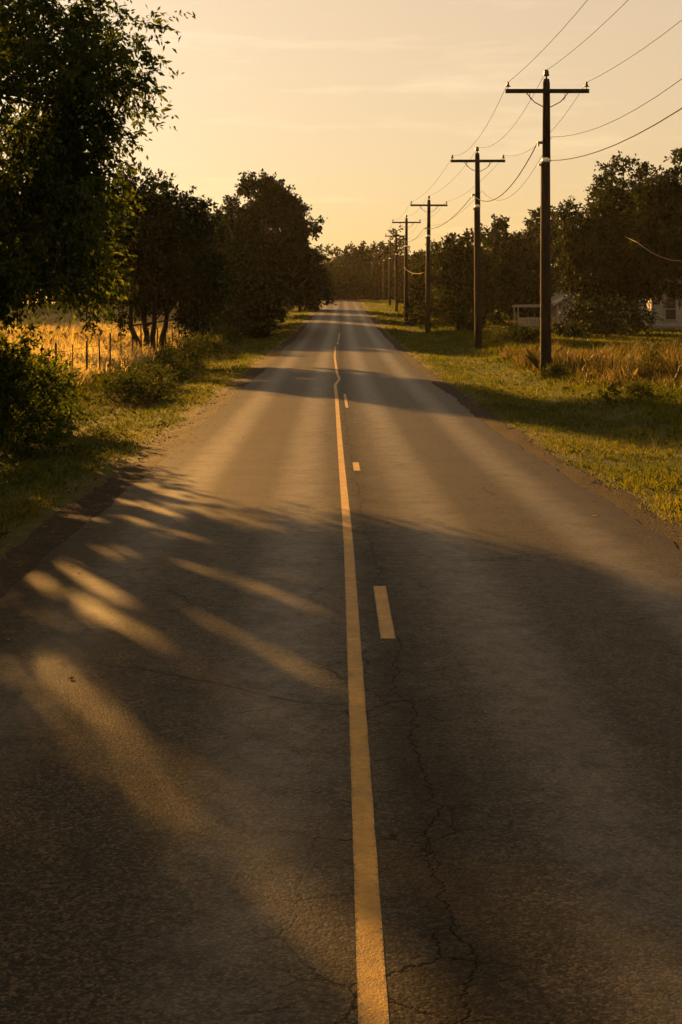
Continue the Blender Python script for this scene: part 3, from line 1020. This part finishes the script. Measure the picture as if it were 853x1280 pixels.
# ---------------------------------------------------------------- trees on the right
def hang(n, spots, d, x0, z0, tdd, seed):
    r = np.random.default_rng(seed)
    out = []
    for px, py, k, s in spots:
        x, z = at(px, d, py)
        for _ in range(k):
            out.append((x - x0 + r.normal() * s, d - tdd + r.normal() * s, z - z0 + r.normal() * s))
    return out
RX, RD = 21.6, 94.0
rz0 = g1(RX, RD)
make_tree('spreading_tree', (RX, RD, rz0), 2.6, .36, (-.4, 0, 6.6), (4.9, 4.6, 5.2), 230, .7, 20, 14, .75, (.25, .55), M['leaf_willow'], M['bark'],
          'large drooping tree in front of the white houses', seed=61, droop=.45, shell=.4, low=-.8, limbs=18, lump=.24,
          more_clumps=hang(0, ((790, 360, 5, .4), (740, 395, 12, .8), (765, 405, 12, .8), (805, 345, 5, .4), (722, 330, 6, .5), (715, 300, 6, .6)), 93, RX, rz0, RD, 3))
make_tree('spreading_tree', (at(885, 88), 88, g1(at(885, 88), 88)), 3.0, .36, (-.9, 0, 7.8), (4.2, 4.2, 4.9), 200, .7, 20, 14, .75, (.25, .55), M['leaf_willow'], M['bark'],
          'tallest tree at the right edge, over the white house', seed=62, droop=.4, shell=.4, low=-.55, limbs=16, lump=.24)
for i, (px, d, w, h, lab, nm, lf) in enumerate((
        (582, 124, 3.2, 7.6, 'rounded bushy tree behind the third pole', 'bushy_tree', 'leaf_willow'),
        (545, 150, 2.6, 6.4, 'smaller rounded tree left of the bushy one behind the third pole', 'bushy_tree', 'leaf_willow'),
        (640, 132, 4.6, 9.4, 'dark tree between the first and second poles', 'roadside_tree', 'leaf_oak'),
        (612, 160, 5.0, 10.0, 'tall tree directly behind the second pole', 'roadside_tree', 'leaf_oak'),
        (690, 150, 5.5, 11.2, 'tall tree behind the nearest pole and the cottage', 'roadside_tree', 'leaf_oak'),
        (735, 160, 5.5, 11.5, 'tree behind the cottage roof', 'roadside_tree', 'leaf_oak'),
        (1010, 165, 6.2, 12.5, 'full tree well outside the right edge, past the house', 'roadside_tree', 'leaf_oak'),
        (1150, 180, 6.2, 13.0, 'farthest tree outside the right edge, past the house', 'roadside_tree', 'leaf_oak'),
        (800, 150, 6.0, 14.0, 'tree behind the house at the right edge', 'roadside_tree', 'leaf_oak'),
        (880, 150, 6.0, 14.0, 'tree outside the right edge behind the house', 'roadside_tree', 'leaf_oak'),
        (560, 200, 5.0, 9.2, 'hazy tree beyond the rounded bushy trees', 'roadside_tree', 'leaf_far'),
        (530, 215, 4.2, 7.6, 'hazy tree behind the fourth pole', 'roadside_tree', 'leaf_far'))):
    x = at(px, d)
    make_tree(nm, (x, d, g1(x, d)), 1.2, .22, (0, 0, h * .52), (w, w, h * .49), 110, .9, 17, 12, .85, (.38, .6), M[lf], M['bark'], lab, seed=70 + i, droop=.2, shell=.45, low=-.95, limbs=8, lump=.22)

# far wood closing the road, read as one mass
def far_wood():
    r = np.random.default_rng(90)
    V, var = [], []
    for i in range(46):
        d = r.uniform(262, 340)
        px = r.uniform(300, 640)
        x = at(px, d)
        if abs(x - float(cen(d))) < 4.0 and d < 290:
            d += 60
            x = at(px, d)
        h = r.uniform(8.5, 12.5) if 425 < px < 490 else r.uniform(7, 10.5)
        w = r.uniform(4, 6)
        z = g1(x, d)
        cl_ = ellipsoid_clumps(r, 46, (x, d, z + h * .52), (w, w, h * .5), .5, -.95, .25)
        v, a, *_ = crown_twigs(r, cl_, 1.2 * r.uniform(.7, 1.3, len(cl_)), 9, 8, 1.2, (.62, .6), .15, center=np.array([x, d, z + h * .5]))
        V.append(v)
        var.append(a)
    for i in range(60):
        d = r.uniform(285, 345)
        x = at(r.uniform(340, 520), d)
        h = r.uniform(2.5, 5)
        cl_ = ellipsoid_clumps(r, 20, (x, d, g1(x, d) + h * .4), (4.5, 3, h * .5), .3, -.95, .25)
        v, a, *_ = crown_twigs(r, cl_, 1.1, 9, 8, 1.1, (.6, .6), .15, center=np.array([x, d, 0]))
        V.append(v)
        var.append(a)
    return np_mesh('distant_woods', np.concatenate(V), 4, M['leaf_far'], None, np.concatenate(var))
tag(far_wood(), 'hazy wood closing the view where the road disappears', 'woods', kind='stuff')

# ---------------------------------------------------------------- shrubs and weeds
sh = [
    (-6.75, 23.6, (1.9, 1.7, 2.25), 80, .4, 22, 12, .42, (.10, .5), 'leaf_near', 'big dark leafy bush at the left edge under the tall tree'),
    (-7.0, 27.6, (1.3, 1.5, 1.35), 40, .36, 22, 12, .4, (.10, .5), 'leaf_near', 'low dark bush just beyond the big bush under the tall tree'),
    (-8.6, 20.5, (1.7, 1.6, 2.7), 45, .42, 20, 10, .42, (.11, .5), 'leaf_near', 'second dark bush outside the left edge beside the big one'),
    (-6.0, 36.0, (1.0, 1.3, .55), 26, .3, 26, 10, .4, (.085, .4), 'weed', 'weedy dark clump in the ditch in front of the first fence posts'),
    (-6.2, 40.5, (1.0, 1.6, .62), 26, .3, 26, 10, .4, (.085, .4), 'weed', 'weedy clump in the ditch before the middle fence posts'),
    (-6.3, 47.5, (1.0, 1.8, .62), 26, .32, 26, 10, .42, (.09, .4), 'weed', 'dark weeds in the ditch in front of the several-stemmed tree'),
    (-6.8, 54.5, (1.1, 2.0, .7), 26, .32, 24, 10, .42, (.10, .4), 'weed', 'overgrown clump at the foot of the several-stemmed tree'),
    (-7.2, 65.0, (1.3, 2.4, .7), 26, .36, 22, 10, .45, (.11, .4), 'weed', 'pale weedy clump beyond the several-stemmed tree'),
    (-7.2, 74.0, (1.4, 2.6, 1.2), 26, .4, 20, 10, .45, (.13, .4), 'weed', 'low scrub along the verge before the dense tree'),
    (-7.6, 84.0, (1.6, 3.0, 2.0), 28, .5, 20, 10, .5, (.16, .45), 'leaf_oak', 'dark scrub under the dense tree left of the road'),
    (-7.0, 98.0, (1.6, 3.4, 2.4), 28, .55, 20, 10, .55, (.18, .45), 'leaf_oak', 'dark scrub at the foot of the big round tree'),
    (7.35, 44.0, (.55, .45, .42), 10, .16, 18, 8, .22, (.07, .4), 'weed', 'tuft of weeds at the foot of the nearest pole'),
    (at(815, 41), 41.0, (.42, .4, 1.15), 12, .2, 18, 9, .28, (.08, .42), 'weed', 'dark sapling standing in the reeds at the right'),
    (at(790, 33), 33.0, (.75, .5, .42), 14, .2, 22, 8, .24, (.07, .42), 'weed', 'low dark weed mound on the right verge'),
    (at(655, 74), 74.0, (1.0, .8, .85), 16, .28, 18, 9, .34, (.11, .45), 'weed', 'rounded bush between the nearest pole and the second pole'),
    (at(628, 72), 72.0, (.8, .8, .8), 14, .28, 18, 9, .34, (.11, .45), 'weed', 'bush close right of the second pole foot'),
    (at(705, 88), 88.0, (1.6, 1.0, .95), 18, .3, 18, 9, .36, (.12, .45), 'weed', 'low bush in front of the cottage wall'),
    (at(760, 84), 84.0, (3.0, 1.3, 2.4), 46, .5, 20, 10, .5, (.16, .45), 'leaf_oak', 'large dark bush under the drooping tree'),
    (at(552, 108), 108.0, (1.6, 1.4, 3.4), 30, .5, 20, 10, .5, (.18, .5), 'leaf_willow', 'upright bush between the second and third poles'),
    (at(590, 96), 96.0, (1.5, 1.2, 1.5), 22, .4, 18, 10, .45, (.16, .45), 'leaf_oak', 'dark bush left of the second pole'),
    (at(525, 118), 118.0, (1.0, 1.2, 1.6), 16, .4, 18, 10, .45, (.17, .45), 'weed', 'small bush between the third and fourth poles'),
]
for i, (x, d, rad, nc, cr, ntw, nl, tl, lf, mt, lab) in enumerate(sh):
    make_shrub('bush' if rad[2] > 1.3 else 'weed_clump', (x, d, g1(x, d)), rad, nc, cr, ntw, nl, tl, lf, M[mt], lab, 'bush' if rad[2] > 1.3 else 'weeds', seed=110 + i, holes=slot(x, d, g1(x, d)) if i == 0 else None)

# ---------------------------------------------------------------- fence
fence = thing('wire_fence', (-8.3, 36, g1(-8.3, 36)), 'thin dark post and wire fence along the golden field', 'fence')
fz = fence.location.copy()
posts = []
for i, (px, hh, rr) in enumerate(((18, 1.2, .03), (38, 1.15, .032), (52, 1.2, .03), (71, 1.32, .048), (91, 1.2, .026), (109, 1.25, .05), (125, 1.25, .042), (138, 1.38, .045), (152, 1.3, .028),
                                  (166, 1.4, .04), (177, 1.5, .042), (187, 1.3, .03), (197, 1.25, .04), (207, 1.3, .04), (216, 1.2, .04), (224, 1.2, .035), (232, 1.25, .04), (240, 1.3, .045), (247, 1.2, .04))):
    x = -8.35
    d = -x * F / (426.5 - px)
    z = g1(x, d)
    posts.append((x, d, z, hh))
    lean = random.uniform(-.03, .03)
    mb = MB()
    p = Vector((x, d, z)) - fz
    mb.tube([p + Vector((0, 0, -.3)), p + Vector((lean * .4, 0, hh * .5)), p + Vector((lean, 0, hh - .03)), p + Vector((lean, 0, hh))], [rr * .75, rr * .7, rr * .68, rr * .45], 7)
    mb.build('post', M['post'], fence)
for hgt in (.45, .78, 1.06):
    mb = MB()
    pts = []
    for a, b in zip(posts[:-1], posts[1:]):
        for t in (0, .5):
            q = Vector(a[:3]).lerp(Vector(b[:3]), t) + Vector((.05, 0, hgt - (.03 if t else 0)))
            pts.append(q - fz)
    mb.tube(pts, .006, 4)
    mb.build('wire', M['wire'], fence)

# ---------------------------------------------------------------- utility poles
H_POLE = 10.4
ARM = 9.95
def make_pole(loc, label):
    p = thing('utility_pole', loc, label, 'utility pole', 'utility poles along the right verge')
    MB().tube([(0, 0, -.6), (0, 0, 1), (-.01, 0, 4), (-.015, 0, 7.5)], [.20, .195, .18, .165], 14).build('pole', M['pole_wood'], p, True)
    MB().tube([(0.02, 0, 7.5), (.02, 0, 9.6), (.02, 0, 10.25), (.02, 0, H_POLE)], [.145, .13, .125, .10], 12).build('upper_pole', M['pole_wood'], p, True)
    MB().box((.02, -.19, ARM), (2.9, .11, .14)).build('crossarm', M['arm_wood'], p, bevel=.012)
    for sx in (-1, 1):
        a = 1.36 * sx + .02
        MB().lathe((a, -.19, ARM + .072), [(.014, 0), (.014, .10), (.055, .10), (.062, .13), (.05, .15), (.035, .16), (.035, .19), (.05, .20), (.03, .25)], 10).build('insulator', M['porcelain'], p, True)
        MB().tube([(a - .09, -.19, ARM + .16), (a + .09, -.19, ARM + .16)], .018, 6).build('tie_bar', M['steel'], p)
        # brace rods below the arm with a drop loop
        MB().tube([(.02 + .11 * sx, -.14, ARM - .55), (.02 + .45 * sx, -.2, ARM - .38), (.02 + .72 * sx, -.2, ARM - .07)], .018, 6).build('brace', M['steel'], p)
        MB().tube([(.02 + .60 * sx, -.2, ARM - .07), (.02 + .62 * sx, -.21, ARM - .2), (.02 + .56 * sx, -.21, ARM - .31)], .012, 5).build('jumper_wire', M['wire'], p)
    MB().lathe((.02, 0, H_POLE), [(.03, -.02), (.03, .10), (.10, .11), (.105, .17), (.085, .19), (.085, .23), (.095, .24), (.06, .32)], 12).build('top_insulator', M['porcelain'], p, True)
    br = MB().box((-.2, -.05, 8.18), (.2, .07, .09)).box((-.27, -.05, 8.13), (.06, .12, .16)).build('cable_bracket', M['steel'], p, bevel=.008)
    MB().lathe((-.01, -.1, 7.5), [(.14, 0), (.16, .05), (.13, .12), (.06, .16)], 12).build('pole_cap', M['white_porcelain'], p, True)
    MB().box((-.215, 0, 7.42), (.1, .1, .06)).build('step_bolt', M['steel'], p)
    return p
PD = [(7.3, 15.5), (7.12, 44.5), (7.28, 67.8), (6.78, 100), (6.55, 129), (7.3, 168), (7.75, 203), (7.9, 236), (7.7, 262)]
labels = ['utility pole outside the frame on the right, carrying the nearest wires', 'nearest and tallest utility pole with crossarm, rising from the reeds', 'second utility pole down the right verge', 'third utility pole, crossarm clear of the trees',
          'fourth utility pole, its arm just above the treetops', 'fifth utility pole, with a lower second arm', 'hazy sixth utility pole against the dark wood', 'hazy seventh utility pole, slimmer against the wood', 'farthest hazy utility pole near the road crest']
poles = []
pz = [g1(x, d) for x, d in PD]
pole0 = make_pole((PD[1][0], PD[1][1], pz[1]), labels[1])
for i, (x, d) in enumerate(PD):
    if i == 1:
        poles.append(pole0)
        continue
    o = copy_tree(pole0, (x, d, pz[i]), labels[i], rz=R(random.uniform(-4, 4)))
    o.rotation_euler.x, o.rotation_euler.y = R(random.uniform(-.5, .5)), R(random.uniform(-.6, .6))
    poles.append(o)
# the fifth pole's extra lower arm
MB().box((.3, -.2, 8.75), (1.9, .1, .12)).build('lower_crossarm', M['arm_wood'], poles[5], bevel=.012)

def span(a, b, sag, n=14):
    return [Vector(a).lerp(Vector(b), i / n) - Vector((0, 0, 4 * sag * (i / n) * (1 - i / n))) for i in range(n + 1)]
def run(name, off, rad, label, mat, first=0, last=None, sags=None, cat='power line'):
    mb = MB()
    last = last if last is not None else len(PD) - 1
    pts = []
    for i in range(first, last):
        a = (PD[i][0] + off[0], PD[i][1] + off[1], pz[i] + off[2])
        b = (PD[i + 1][0] + off[0], PD[i + 1][1] + off[1], pz[i + 1] + off[2])
        sg = (sags or {}).get(i, .5)
        s_ = span(a, b, sg)
        pts += s_ if i == first else s_[1:]
    # taper is real distance only; one conductor
    mb.tube(pts, rad, 5)
    o = mb.build(name, mat, None, True)
    return tag(o, label, cat, None)
run('power_line', (-1.34, -.19, ARM + .30), .008, 'thin wire over the left ends of the pole crossarms', M['wire'], sags={0: .5, 1: .7})
run('power_line', (.02, 0, H_POLE + .30), .008, 'thin wire over the pole tops', M['wire'], sags={0: .55, 1: .8})
run('power_line', (1.38, -.19, ARM + .30), .008, 'thin wire over the right ends of the pole crossarms', M['wire'], sags={0: .6, 1: .8})
run('power_line', (.19, -.05, 8.38), .008, 'thin wire slung on the right side of the poles below the arms', M['wire'], sags={0: 1.0, 1: 1.2})
run('bundled_cable', (-.30, -.05, 8.16), .019, 'thicker drooping cable on the left brackets of the poles', M['wire'], first=1, sags={1: 1.0, 2: .6}, cat='cable')
run('bundled_cable', (.12, -.15, 7.55), .014, 'lower cable leaving the white cap of the nearest pole to the right edge', M['wire'], last=1, sags={0: .85}, cat='cable')
# short slack pale cable between third and fourth pole
a = Vector((PD[3][0] - .22, PD[3][1], pz[3] + 4.75)); b = Vector((PD[4][0] - .22, PD[4][1], pz[4] + 5.45))
tag(MB().tube(span(a, b, .35), .018, 6).build('telephone_cable', M['cable'], None, True), 'short pale slack cable low between the third and fourth poles', 'cable')

# ---------------------------------------------------------------- houses and pergola on the right
def siding_wall(mb, x0, x1, y, z0, z1, nrm=-1, axis='x'):
    """overlapping boards: each course is a thin wedge"""
    n = int((z1 - z0) / .18)
    for k in range(n):
        za, zb = z0 + k * (z1 - z0) / n, z0 + (k + 1) * (z1 - z0) / n
        t = .03
        if axis == 'x':
            v = [(x0, y, za), (x1, y, za), (x1, y + nrm * t, za), (x0, y + nrm * t, za), (x0, y, zb), (x1, y, zb), (x1, y + nrm * .006, zb), (x0, y + nrm * .006, zb)]
        else:
            v = [(y, x0, za), (y, x1, za), (y + nrm * t, x1, za), (y + nrm * t, x0, za), (y, x0, zb), (y, x1, zb), (y + nrm * .006, x1, zb), (y + nrm * .006, x0, zb)]
        mb.add(v, [(0, 1, 2, 3), (4, 7, 6, 5), (2, 6, 7, 3), (0, 3, 7, 4), (1, 5, 6, 2), (0, 4, 5, 1)])
def window(parent, x, y, z, w, h):
    f = MB()
    for sx in (-1, 1):
        f.box((x + sx * w / 2, y - .05, z), (.1, .1, h + .1))
    f.box((x, y - .05, z + h / 2 + .05), (w + .2, .1, .12)).box((x, y - .05, z), (w - .1, .06, .06))
    fr_ = f.build('window', M['trim'], parent)
    MB().box((x, y - .02, z), (w - .1, .02, h)).build('pane', M['glass'], fr_)
    MB().box((x, y - .09, z - h / 2 - .05), (w + .3, .18, .08)).build('sill', M['trim'], fr_)

# house at the right edge
hx, hd = at(815, 106), 106.0
hz = g1(hx + 3, hd)
hs = thing('white_house', (hx, hd, hz), 'white board-sided house at the right edge, partly behind foliage', 'house')
MB().box((5.5, 4.0, 1.62), (10.9, 7.9, 3.2)).build('wall_core', M['siding'], hs)
wb = MB(); siding_wall(wb, 0, 11, 0.05, .35, 3.22); siding_wall(wb, 0.1, 8, 0.05, .35, 3.22, axis='y'); wb.build('siding', M['siding'], hs)
MB().box((5.5, 4, .16), (11.05, 8.05, .36)).build('foundation', M['grey_wood'], hs)
MB().box((0.0, -.02, 1.75), (.16, .16, 2.9)).build('corner_board', M['trim'], hs)
rf = MB()
rf.add([(-.5, -.5, 3.2), (11.5, -.5, 3.2), (11.5, 4, 5.6), (-.5, 4, 5.6), (11.5, 8.5, 3.2), (-.5, 8.5, 3.2), (-.5, -.5, 3.08), (11.5, -.5, 3.08), (11.5, 4, 5.45), (-.5, 4, 5.45), (11.5, 8.5, 3.08), (-.5, 8.5, 3.08)],
       [(0, 1, 2, 3), (3, 2, 4, 5), (6, 9, 8, 7), (9, 11, 10, 8), (0, 6, 7, 1), (5, 4, 10, 11), (0, 3, 9, 6), (3, 5, 11, 9), (1, 7, 8, 2), (2, 8, 10, 4)])
rf.build('roof', M['shingle'], hs)
gw = MB(); gw.add([(.06, .1, 3.2), (.06, 7.9, 3.2), (.06, 4, 5.3), (.2, .1, 3.2), (.2, 7.9, 3.2), (.2, 4, 5.3)], [(0, 2, 1), (3, 4, 5), (0, 1, 4, 3), (1, 2, 5, 4), (2, 0, 3, 5)]); gw.build('gable', M['siding'], hs)
for wx in (1.55, 4.4, 7.6):
    window(hs, wx, .02, 1.75, .95, 1.7)

# cottage with the gable roof
cx_, cd_ = at(693, 116), 116.0
cz_ = g1(cx_ + 2, cd_)
ct = thing('gabled_cottage', (cx_, cd_, cz_), 'small white gabled cottage half hidden behind the drooping tree', 'house')
MB().box((3.6, 3.4, 1.1), (6.0, 6.6, 2.2)).build('wall_core', M['siding'], ct)
wb = MB(); siding_wall(wb, .6, 6.6, 0.1, .1, 2.2); siding_wall(wb, .15, 6.7, .6, .1, 2.2, axis='y'); wb.build('siding', M['siding'], ct)
gw = MB(); gw.add([(.45, .06, 2.2), (6.75, .06, 2.2), (3.6, .06, 4.1), (.45, .22, 2.2), (6.75, .22, 2.2), (3.6, .22, 4.1)], [(0, 1, 2), (3, 5, 4), (0, 3, 4, 1), (1, 4, 5, 2), (2, 5, 3, 0)]); gw.build('gable', M['siding'], ct)
rf = MB()
for sgn in (-1, 1):
    e = 3.6 + sgn * 3.75
    rf.add([(3.6, -.55, 4.32), (e, -.55, 2.02), (e, 7.1, 2.02), (3.6, 7.1, 4.32), (3.6, -.55, 4.18), (e, -.55, 1.9), (e, 7.1, 1.9), (3.6, 7.1, 4.18)], [(0, 1, 2, 3), (4, 7, 6, 5), (0, 4, 5, 1), (2, 6, 7, 3), (1, 5, 6, 2)])
rf.build('roof', M['shingle'], ct)
for sgn in (-1, 1):
    e = 3.6 + sgn * 3.8
    MB().add([(3.6, -.6, 4.36), (e, -.6, 2.04), (e, -.6, 1.8), (3.6, -.6, 4.1), (3.6, -.555, 4.36), (e, -.555, 2.04), (e, -.555, 1.8), (3.6, -.555, 4.1)],
             [(0, 1, 2, 3), (4, 7, 6, 5), (0, 4, 5, 1), (1, 5, 6, 2), (2, 6, 7, 3)]).build('bargeboard', M['trim'], ct)
for px_ in (.25,):
    MB().box((px_, -.4, .95), (.14, .14, 1.95)).build('porch_post', M['trim'], ct)
window(ct, 2.2, .06, 1.25, .8, 1.1)
dr = MB().box((3.7, .04, 1.05), (.9, .06, 2.0)).build('door', M['grey_wood'], ct)
MB().lathe((4.05, -.03, 1.0), [(.03, 0), (.04, .03), (.02, .06)], 8).build('handle', M['steel'], dr)

# open timber frame with a picket rail
gx_, gd_ = at(647, 112), 112.0
gz_ = g1(gx_, gd_)
pg = thing('timber_pergola', (gx_, gd_, gz_), 'flat-topped grey timber frame with a picket rail, left of the cottage', 'pergola')
for (a_, b_) in ((0, 0), (2.6, 0), (0, 2.4), (2.6, 2.4)):
    MB().box((a_ + .06, b_, .85), (.12, .12, 1.9)).build('post', M['grey_wood'], pg)
for b_ in (0, 2.4):
    MB().box((1.36, b_, 1.87), (3.0, .12, .16)).build('beam', M['trim'], pg)
for k in range(7):
    MB().box((.1 + k * .42, 1.2, 1.995), (.08, 3.0, .09)).build('rafter', M['grey_wood'], pg)
rail = MB().box((1.36, 0, .78), (2.5, .05, .07)).box((1.36, 0, .2), (2.5, .05, .07))
for k in range(14):
    rail.box((.22 + k * .178, -.04, .5 + .03 * math.sin(k * 2.1)), (.09, .025, .8))
rail.build('picket_rail', M['trim'], pg)

# service wire drooping to the house
xs, zs = at(775, 93, 293)
xa, za = at(797, 82.5, 303)
xb, zb = at(912, 80, 300)
tag(MB().tube([(xs, 93, zs)] + span((xa, 82.5, za), (xb, 80, zb), 1.25), .022, 6).build('service_wire', M['service'], None, True), 'pale slack service wire hanging from the drooping tree towards the right edge', 'cable')

# ---------------------------------------------------------------- evening haze
hb = MB().box((0, 220, 10.5), (840, 740, 25.0))
HZ = NT('haze')
pv = HZ.n('ShaderNodeVolumePrincipled', {'Color': (.95, .86, .68, 1), 'Density': .00006, 'Anisotropy': .35})
HZ.t.links.new(pv.outputs[0], HZ.out.inputs['Volume'])
hzo = hb.build('haze', HZ.m)
tag(hzo, 'thin golden evening haze over the road and trees', 'haze', kind='stuff')
